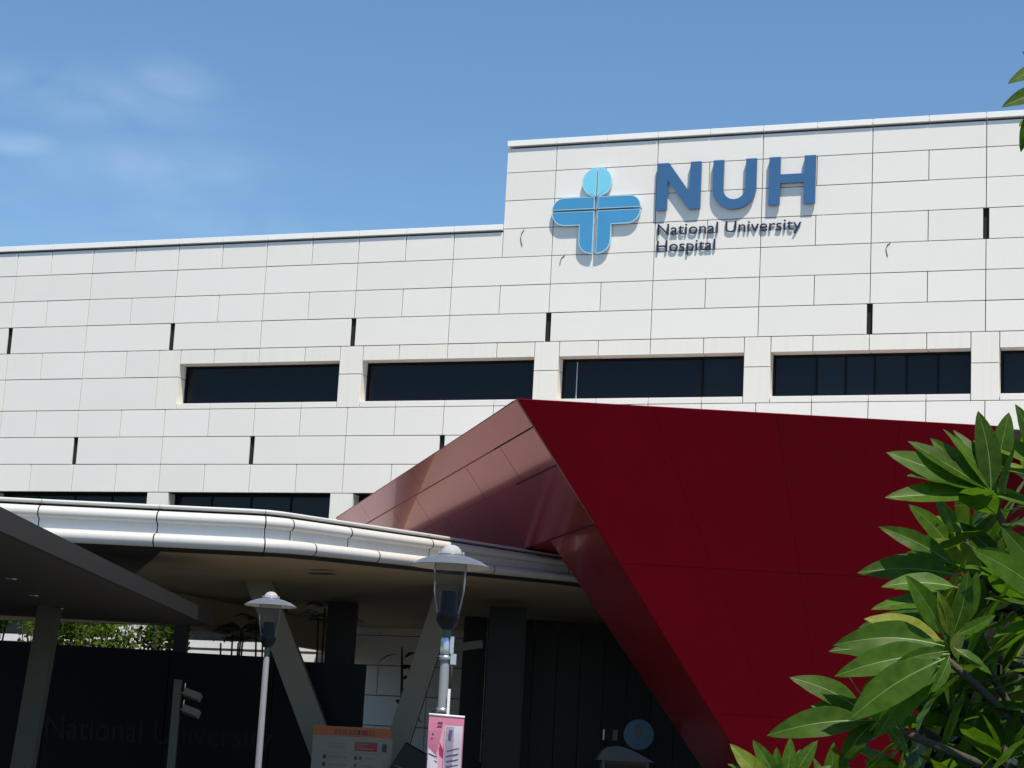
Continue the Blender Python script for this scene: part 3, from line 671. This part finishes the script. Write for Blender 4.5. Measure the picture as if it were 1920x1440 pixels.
lamp_parts(l1, 3.325)
for zc in (2.46, 1.97):
    b = MB(); b.lathe([(.052, zc-.02), (.060, zc-.018), (.060, zc+.018), (.052, zc+.02)], 18); b.build('clamp', 'chrome', l1, smooth=True)
    b = MB(); b.tube([(-.09, -.03, zc), (.10, -.03, zc+.006)], .007, 6); b.build('clamp_bolt', 'darkplastic', l1)
b = MB(); b.box(.05, .105, -.04, .02, 2.40, 2.50); b.box(.04, .075, -.05, .03, 2.50, 2.66); b.build('bracket', 'chrome', l1)
b = MB(); b.lathe([(.001, 2.68), (.03, 2.67), (.052, 2.62), (.054, 2.52), (.048, 2.49)], 14); b.build('sleeve', 'chrome', l1, smooth=True)
b = MB(); b.tube([(.065, -.03, 2.40), (.075, -.04, 2.28), (.062, -.03, 2.15)], .007, 6); b.build('strap', 'wire', l1, smooth=True)
b = MB(); b.box(.045, .07, -.075, -.06, 1.93, 2.17); b.build('label_strip', 'white', l1)
# banner hangs on the lamp
bn = thing('banner', 'pink and lavender vertical banner hanging from the nearer lamp pole', 'banner', P(-.44, 18.27, 0), VIEW_ROT)
b = MB(); b.tube([(-.168, 0, 1.925), (.168, 0, 1.915)], .011, 10); b.build('top_rod', 'white', bn, smooth=True)
def bnp(pts, m, k, name):
    b = MB()
    q = []
    for x, z in pts: q.append((x, -.004*k + .012*math.sin(9*z+1.5), z))
    b.poly(q); b.build(name, m, bn)
def strip(x0, x1, z0, z1, m, k, name):
    b = MB(); n = 16
    for i in range(n):
        za, zb = z0+(z1-z0)*i/n, z0+(z1-z0)*(i+1)/n
        ya, yb_ = -.004*k+.012*math.sin(9*za+1.5), -.004*k+.012*math.sin(9*zb+1.5)
        b.poly([(x0, ya, za), (x1, ya, za), (x1, yb_, zb), (x0, yb_, zb)])
    b.build(name, m, bn, smooth=True)
strip(-.165, .165, .85, 1.915, 'pink', 0, 'cloth'); strip(-.01, .155, .86, 1.83, 'palelav', 1, 'print_field'); strip(0, .075, .86, 1.82, 'lavender', 2, 'print_field')
for k, (pts, m_) in enumerate((([(-.015, 1.85), (-.02, 1.86), (-.10, 1.45), (-.02, 1.28)], 'palepink'), ([(-.155, 1.62), (-.06, 1.53), (-.05, 1.0), (-.155, .95)], 'palelav'), ([(-.055, 1.68), (-.012, 1.60), (-.012, 1.52), (-.045, 1.57)], 'magenta'))): bnp(pts, m_, 3+k, 'print_shape')
for x, z in ((-.06, 1.845), (-.12, 1.745)): bnp([(x-.028, z-.008), (x+.022, z-.01), (x+.028, z+.012), (x-.012, z+.014)] if x > -.1 else [(x-.012, z-.012), (x+.014, z-.01), (x, z+.014)], 'inkdark', 4, 'print_mark')
for i in range(8):
    z = 1.57-.045*i; bnp([(-.15, z), (-.065, z-.03), (-.065, z-.04), (-.15, z-.012)], 'inkdark', 6, 'print_line')
for i in range(8):
    z = 1.60-.05*i; bnp([(.02, z), (.13, z+.03), (.13, z+.018), (.02, z-.014)], 'purple', 6, 'print_line')
bnp([(.03, 1.79), (.06, 1.79), (.06, 1.73), (.03, 1.73)], 'purple', 6, 'print_mark')
l2 = thing('street_lamp', 'farther grey street lamp with conical shade before the V props, no banner', 'street lamp', P(-3.335, 28.2, 0), VIEW_ROT, 'street lamps on the forecourt')
lamp_parts(l2, 3.53)

# ------------------------------------------------------------------ planting behind the dark wall
def leaf_cloud(b, c, r, n, size, seed, aspect=.45):
    q = random.Random(seed)
    for i in range(n):
        while True:
            d = Vector((q.uniform(-1, 1), q.uniform(-1, 1), q.uniform(-1, 1)))
            if d.length < 1: break
        if q.random() < .6: d = d.normalized()*q.uniform(.7, 1.0)
        p = Vector(c) + Vector((d.x*r[0], d.y*r[1], d.z*r[2]))
        u = Vector((q.gauss(0, 1), q.gauss(0, 1), q.gauss(.3, .6))).normalized(); v = u.orthogonal().normalized()
        v = Matrix.Rotation(q.uniform(0, 6.28), 3, u) @ v
        s = size*q.uniform(.6, 1.3)
        b.poly([p, p+u*s*.5+v*s*aspect*.5, p+u*s, p+u*s*.5-v*s*aspect*.5])
shr = [(-12.4, 46.8, 5.3, 'leafy yellow green shrub farthest left above the black wall'), (-10.9, 47.2, 5.2, 'leafy yellow green shrub second from left above the black wall'), (-9.5, 46.6, 5.2, 'leafy shrub above the black wall just right of the slanted prop'), (-8.2, 47.0, 5.0, 'rightmost leafy shrub above the black wall beside the white buttress')]
for i, (la, de, h, lab) in enumerate(shr):
    t = thing('garden_shrub', lab, 'shrub', P(la, de, .18), rnd.uniform(0, 6), 'shrubs behind the black wall')
    b = MB(); q = random.Random(40+i)
    for k in range(9): leaf_cloud(b, (q.uniform(-.5, .5), q.uniform(-.5, .5), h*q.uniform(.35, .88)), (.55, .55, .6), 260, .17, 90+i*20+k)
    b.build('foliage', 'shrubleaf', t)['kind'] = 'stuff'
    b = MB()
    for k in range(6):
        x, y = q.uniform(-.2, .2), q.uniform(-.2, .2); b.tube([(x, y, 0), (x*2.2, y*2.2, h*.45), (x*3.2+q.uniform(-.2, .2), y*3.2, h*.8)], [.03, .022, .01], 6)
    b.build('stem', 'shrubbark', t)
palms = [(-6.3, 47.2, 5.0, 'small slender palm left of the farther lamp'), (-5.4, 46.9, 5.2, 'small slender palm directly behind the farther lamp'), (-4.1, 46.6, 5.0, 'small slender palm between the V props')]
for i, (la, de, h, lab) in enumerate(palms):
    t = thing('garden_palm', lab, 'palm', P(la, de, .18), 0, 'slender palms behind the black wall'); q = random.Random(60+i)
    stems = MB(); fr = MB()
    for k in range(5):
        x, y = q.uniform(-.3, .3), q.uniform(-.3, .3); hh = h*q.uniform(.72, .95); top = Vector((x*1.8, y*1.8, hh))
        stems.tube([(x, y, 0), (x*1.3, y*1.3, hh*.5), top], [.035, .03, .022], 6)
        for f in range(6):
            az = q.uniform(0, 6.28); L = q.uniform(.6, .95); dirv = Vector((math.cos(az), math.sin(az), 0)); sidev = Vector((-dirv.y, dirv.x, 0))
            for s in range(9):
                u0 = .15+.095*s; p0 = top + dirv*L*u0*.8 + Vector((0, 0, L*(.75*u0-.7*u0*u0)))
                for sg in (-1, 1):
                    tip = p0 + (sidev*sg*.8 + dirv*.6 + Vector((0, 0, -.25))).normalized()*L*.36*(1-.55*u0)
                    wv = dirv*.03; fr.poly([p0-wv, p0+wv, tip])
    stems.build('stem', 'shrubbark', t); fr.build('frond', 'palmleaf', t)['kind'] = 'stuff'
bp_ = thing('broadleaf_plant', 'tall dark broad leaved plant before the shaded white tiles', 'plant', P(-2.12, 45, 0), 0)
b = MB(); b.tube([(0, 0, 0), (.02, 0, 1.9), (-.06, 0, 3.3), (-.1, 0, 3.9)], [.05, .045, .035, .02], 8); b.build('stem', 'shrubbark', bp_, smooth=True)
q = random.Random(5)
for k in range(13):
    z = 1.2+.21*k+q.uniform(-.1, .1); az = q.uniform(0, 6.28); d = Vector((math.cos(az), math.sin(az), 0)); L = q.uniform(.45, .75); s = Vector((-d.y, d.x, 0))
    b = MB(); prev = None
    for i in range(7):
        t_ = i/6; c_ = Vector((0, 0, z)) + d*L*t_ + Vector((0, 0, L*(.9*t_-1.1*t_*t_))); w_ = .13*math.sin(math.pi*min(1, .04+t_*.96))**.8
        cur = (c_-s*w_, c_+s*w_)
        if prev: b.poly([prev[0], prev[1], cur[1], cur[0]])
        prev = cur
    b.build('leaf', 'darkleaf', bp_, smooth=True)

# ------------------------------------------------------------------ plumeria in the foreground
tree = thing('plumeria_tree', 'frangipani tree with long glossy green leaves reaching in from the right', 'tree', P(2.45, 6.4, .14), VIEW_ROT)
TB = (2.45, 6.4, .14)
def tl_(lat, dep, z): return Vector((lat-TB[0], dep-TB[1], z-TB[2]))
def leaf_mesh(seed):
    q = random.Random(seed); L = 1.0; n = 14; b = MB()
    droop = q.uniform(.03, .26); fold = q.uniform(.10, .38); twist = q.uniform(-.35, .35); sway = q.uniform(-.06, .06); wmax = q.uniform(.145, .18); wav = q.uniform(.0, .012)
    rows_ = []
    for i in range(n+1):
        t = i/n
        if t < .1: w_ = .010
        else:
            u = (t-.1)/.9; w_ = wmax*(math.sin(math.pi*u**.82)**.72)*(1-.12*u) if u < 1 else 0
            w_ = max(w_, .004)
            if t == 1: w_ = .002
        c_ = Vector((t*(1-.12*droop*t), sway*math.sin(math.pi*t), -droop*t*t+.03*t)); a = twist*t
        side = Vector((0, math.cos(a), math.sin(a))); up_ = Vector((0, -math.sin(a), math.cos(a)))
        r = []
        for s in (-1, -.55, -.07, .07, .55, 1):
            if abs(s) < .1: yy = math.copysign(min(.006*(1.2-t), w_*.5), s); zz = .004
            else: yy = s*w_; zz = abs(s)*w_*fold + wav*math.sin(t*22+s)*abs(s)*(1 if t > .15 else 0) - .25*w_*fold*s*s
            r.append(c_ + side*yy + up_*zz)
        rows_.append(r)
    k = 6; b.v = [tuple(p) for r in rows_ for p in r]
    for i in range(n):
        for j in range(k-1): b.f.append((i*k+j, (i+1)*k+j, (i+1)*k+j+1, i*k+j+1)); b.mi.append(1 if j == 2 else 0)
    return b.mesh('leaf', ['leaf', 'rib'], True)
LEAVES = [leaf_mesh(s) for s in range(9)]
def add_leaf(base, d, nrm, L, q):
    X = d.normalized(); Z = (nrm - X*nrm.dot(X)).normalized(); Y = Z.cross(X)
    o = obj('leaf', q.choice(LEAVES), tree)
    m = Matrix(((X.x, Y.x, Z.x, base.x), (X.y, Y.y, Z.y, base.y), (X.z, Y.z, Z.z, base.z), (0, 0, 0, 1)))
    o.matrix_local = m @ Matrix.Diagonal((L, L*q.uniform(.9, 1.1), L, 1)); return o
def rosette(c, axis, n, L, seed, spread=(.25, 1.75)):
    q = random.Random(seed); ax = Vector(axis).normalized(); u = ax.orthogonal().normalized(); v = ax.cross(u); c = tl_(*c)
    for i in range(n):
        f = i/(n-1); ang = i*2.39996+q.uniform(-.25, .25); pol = spread[0]+(spread[1]-spread[0])*f**.8+q.uniform(-.12, .12)
        rad = u*math.cos(ang)+v*math.sin(ang); d = ax*math.cos(pol)+rad*math.sin(pol)
        nrm = ax*math.sin(pol)-rad*math.cos(pol)+Vector((0, 0, .25))
        base = c - ax*.10*f + rad*.016
        add_leaf(base, d + Vector((0, 0, -.08*f)), nrm, L*(.55+.45*min(1, f*2.2))*q.uniform(.85, 1.1), q)
    return c, ax
HERO = [(1.572, 6.2, 2.518, 1.23, 6.17, 2.6, 0.45), (1.572, 6.2, 2.518, 1.302, 6.2, 2.655, 0.25), (1.572, 6.2, 2.518, 1.374, 6.22, 2.676, 0.3), (1.572, 6.2, 2.518, 1.421, 6.2, 2.714, 0.1), (1.572, 6.2, 2.518, 1.468, 6.23, 2.732, 0.5), (1.572, 6.2, 2.518, 1.53, 6.22, 2.784, 0.9), (1.572, 6.2, 2.518, 1.296, 6.15, 2.526, 0.25), (1.572, 6.2, 2.518, 1.232, 6.14, 2.452, 0.4), (1.615, 6.3, 2.591, 1.664, 6.3, 2.8, 0.8), (1.822, 6.3, 2.617, 1.544, 6.3, 2.687, 0.3), (1.822, 6.3, 2.576, 1.555, 6.3, 2.59, 0.2), (1.778, 6.3, 2.582, 1.674, 6.3, 2.824, 0.6), (1.76, 6.3, 2.635, 1.715, 6.3, 2.815, 0.5), (1.61, 6.3, 2.52, 1.778, 6.3, 2.476, 0.3), (1.504, 6.4, 2.291, 1.251, 6.37, 2.395, 0.55), (1.501, 6.35, 2.254, 1.184, 6.32, 2.248, 0.35), (1.55, 6.6, 2.353, 1.382, 6.57, 2.502, 0.6), (1.69, 6.5, 2.31, 1.54, 6.47, 2.451, 0.6), (1.636, 6.5, 2.284, 1.411, 6.47, 2.386, 0.5), (1.646, 6.4, 2.267, 1.444, 6.37, 2.285, 0.3), (1.742, 6.7, 2.336, 1.677, 6.67, 2.479, 0.6), (1.706, 5.9, 2.143, 1.515, 5.85, 2.34, 0.9), (1.675, 5.85, 2.13, 1.416, 5.8, 2.255, 0.8), (1.693, 6, 2.167, 1.48, 5.95, 2.296, 0.6), (1.764, 6.1, 2.195, 1.657, 6.05, 2.387, 0.7), (1.743, 6, 2.12, 1.498, 5.95, 2.136, 0.2), (1.743, 6, 2.087, 1.531, 5.95, 2.047, 0.25), (1.348, 5.85, 2.015, 1.214, 5.81, 2.179, 0.95), (1.379, 5.9, 2.02, 1.423, 5.86, 2.217, 0.85), (1.365, 5.85, 2.012, 1.313, 5.81, 2.144, 0.7), (1.42, 6, 2.053, 1.477, 5.96, 2.224, 0.6), (1.338, 5.85, 1.988, 1.023, 5.81, 1.978, 0.55), (1.368, 5.95, 2.006, 1.121, 5.91, 2.047, 0.4), (1.442, 6.1, 2.191, 1.21, 6.06, 2.182, 0.4), (1.406, 6.2, 2.184, 1.261, 6.16, 2.17, 0.4), (1.401, 6.1, 2.142, 1.174, 6.06, 2.093, 0.35), (1.413, 6.15, 2.113, 1.145, 6.11, 2.042, 0.2), (1.342, 5.8, 1.96, 1.022, 5.76, 1.872, 0.6), (1.395, 6.05, 1.955, 1.044, 6.01, 1.974, 0.45), (1.319, 5.75, 1.94, 1.061, 5.71, 1.733, 0.75), (1.337, 5.8, 1.933, 1.143, 5.76, 1.719, 0.6), (1.338, 5.75, 1.951, 1.286, 5.71, 1.841, 0.95), (1.385, 5.85, 2.025, 1.492, 5.81, 2.077, 0.5), (1.389, 5.9, 1.988, 1.493, 5.86, 1.92, 0.4), (1.337, 5.78, 1.968, 1.194, 5.74, 1.918, 0.9), (1.129, 5.95, 1.778, 0.896, 5.93, 1.857, 0.45), (1.118, 5.95, 1.767, 0.965, 5.93, 1.78, 0.4), (1.148, 6, 1.777, 1.01, 5.98, 1.808, 0.4), (1.13, 5.9, 1.755, 0.837, 5.88, 1.689, 0.5), (1.159, 5.95, 1.757, 0.929, 5.93, 1.691, 0.35), (1.167, 5.95, 1.761, 1.061, 5.93, 1.612, 0.5), (1.185, 6, 1.771, 1.264, 5.98, 1.654, 0.4), (1.188, 6.1, 1.781, 1.198, 6.08, 1.93, 0.6), (0.847, 5.8, 1.543, 0.701, 5.8, 1.656, 0.6), (0.853, 5.8, 1.543, 0.762, 5.8, 1.672, 0.75), (0.858, 5.8, 1.543, 0.839, 5.8, 1.66, 0.7), (0.862, 5.8, 1.544, 0.882, 5.8, 1.69, 0.95), (0.869, 5.8, 1.544, 0.91, 5.8, 1.661, 0.7), (0.873, 5.8, 1.544, 0.966, 5.8, 1.682, 0.65), (0.842, 5.8, 1.543, 0.703, 5.8, 1.606, 0.4), (0.881, 5.8, 1.545, 1.006, 5.8, 1.61, 0.4), (1.043, 6.1, 1.529, 1.063, 6.1, 1.686, 0.5), (1.051, 6.1, 1.529, 1.106, 6.1, 1.665, 0.5), (1.035, 6.1, 1.528, 1.007, 6.1, 1.64, 0.5), (1.793, 6.2, 3.909, 1.615, 6.2, 3.818, 0.8), (1.812, 6.2, 3.996, 1.634, 6.2, 3.909, 0.6), (1.748, 6.2, 3.859, 1.666, 6.2, 3.691, 0.4)]
q = random.Random(77)
for bx, bd, bz, tx, td, tz, f in HERO:
    p0, p1 = tl_(bx, bd, bz), tl_(tx, td, tz); d = p1-p0
    nrm = Vector((q.uniform(-.45, .2), -f-.12, (1.05-f)*q.uniform(.35, .9)))
    add_leaf(p0 - d*.03, d + Vector((0, 0, .10*d.length)), nrm, d.length*1.06, q)
ROS = [((1.62, 6.35, 2.50), (-.35, .1, .75), 9, .32), ((1.42, 6.15, 1.97), (-.5, .2, .45), 11, .34), ((1.19, 6.1, 1.755), (-.7, .2, .22), 6, .28),
 ((1.70, 6.15, 2.20), (-.35, .1, .7), 10, .32), ((1.62, 6.75, 2.33), (-.6, .15, .45), 11, .34),
 ((1.86, 6.6, 2.62), (.1, .1, 1), 10, .32), ((1.60, 6.1, 1.68), (-.1, .0, .9), 13, .31), ((1.35, 6.4, 1.50), (-.2, .0, .9), 10, .29),
 ((1.85, 6.3, 3.90), (.1, .1, .8), 6, .3), ((1.66, 6.8, 1.75), (-.3, .2, .8), 13, .33), ((1.86, 6.5, 2.05), (-.2, .1, .8), 13, .33),
 ((1.25, 6.6, 1.42), (-.1, .1, .9), 7, .26), ((1.66, 6.85, 2.12), (-.45, .2, .5), 13, .35), ((1.50, 6.45, 1.80), (-.5, .1, .5), 11, .33), ((1.58, 6.9, 1.95), (-.4, .1, .6), 12, .34), ((.86, 5.82, 1.53), (0, .1, 1), 5, .2), ((1.80, 6.0, 1.85), (-.3, -.1, .8), 13, .33), ((1.72, 6.3, 1.50), (-.2, -.1, .9), 13, .32), ((1.50, 6.2, 1.58), (-.2, -.1, .9), 10, .30), ((1.95, 6.7, 2.35), (-.3, .1, .8), 12, .34), ((1.78, 7.0, 1.9), (-.4, .1, .7), 13, .36), ((1.75, 7.1, 2.45), (-.4, .1, .7), 12, .35), ((1.60, 6.7, 2.42), (-.5, .1, .5), 12, .36), ((1.48, 6.6, 2.12), (-.6, .1, .4), 12, .36), ((1.36, 6.5, 1.78), (-.6, .1, .3), 11, .34), ((1.62, 6.4, 1.95), (-.4, .0, .6), 12, .33), ((1.42, 6.7, 1.60), (-.3, .1, .7), 12, .34)]
ends = [rosette(c, a, n, L, 200+i) for i, (c, a, n, L) in enumerate(ROS)]
b = MB(); b.tube([(0, 0, 0), (-.05, .0, .45), (.02, .02, .95)], [.11, .095, .085], 12); b.build('trunk', 'bark', tree, smooth=True)
f1, f2, f3 = Vector((-.30, -.12, 1.35)), Vector((-.25, .12, 1.75)), Vector((-.15, 0, 2.6)); st = Vector((.02, .02, .93))
for p, r in ((f1, .05), (f2, .055)):
    b = MB(); m_ = (st+p)/2+Vector((.04, 0, -.05)); b.tube([st, m_, p], [.08, .065, r], 10); b.build('branch', 'bark', tree, smooth=True)
b = MB(); b.tube([f2, (f2+f3)/2+Vector((.08, 0, 0)), f3], [.055, .045, .038], 10); b.build('branch', 'bark', tree, smooth=True)
for i, (c, ax) in enumerate(ends):
    src = f3 if c.z > 3 else (f2 if c.z > 1.95 else f1)
    mid = (src+c)/2 - ax*.10 + Vector((0, 0, -.04)); q = random.Random(i)
    b = MB(); b.tube([src, mid+Vector((q.uniform(-.04, .04), q.uniform(-.04, .04), 0)), c-ax*.14, c-ax*.02, c+ax*.03], [.024, .017, .013, .012, .006], 9); b.build('branch', 'bark', tree, smooth=True)

# ------------------------------------------------------------------ render defaults
scene.render.engine = 'CYCLES'
scene.render.resolution_x = 1024; scene.render.resolution_y = 768
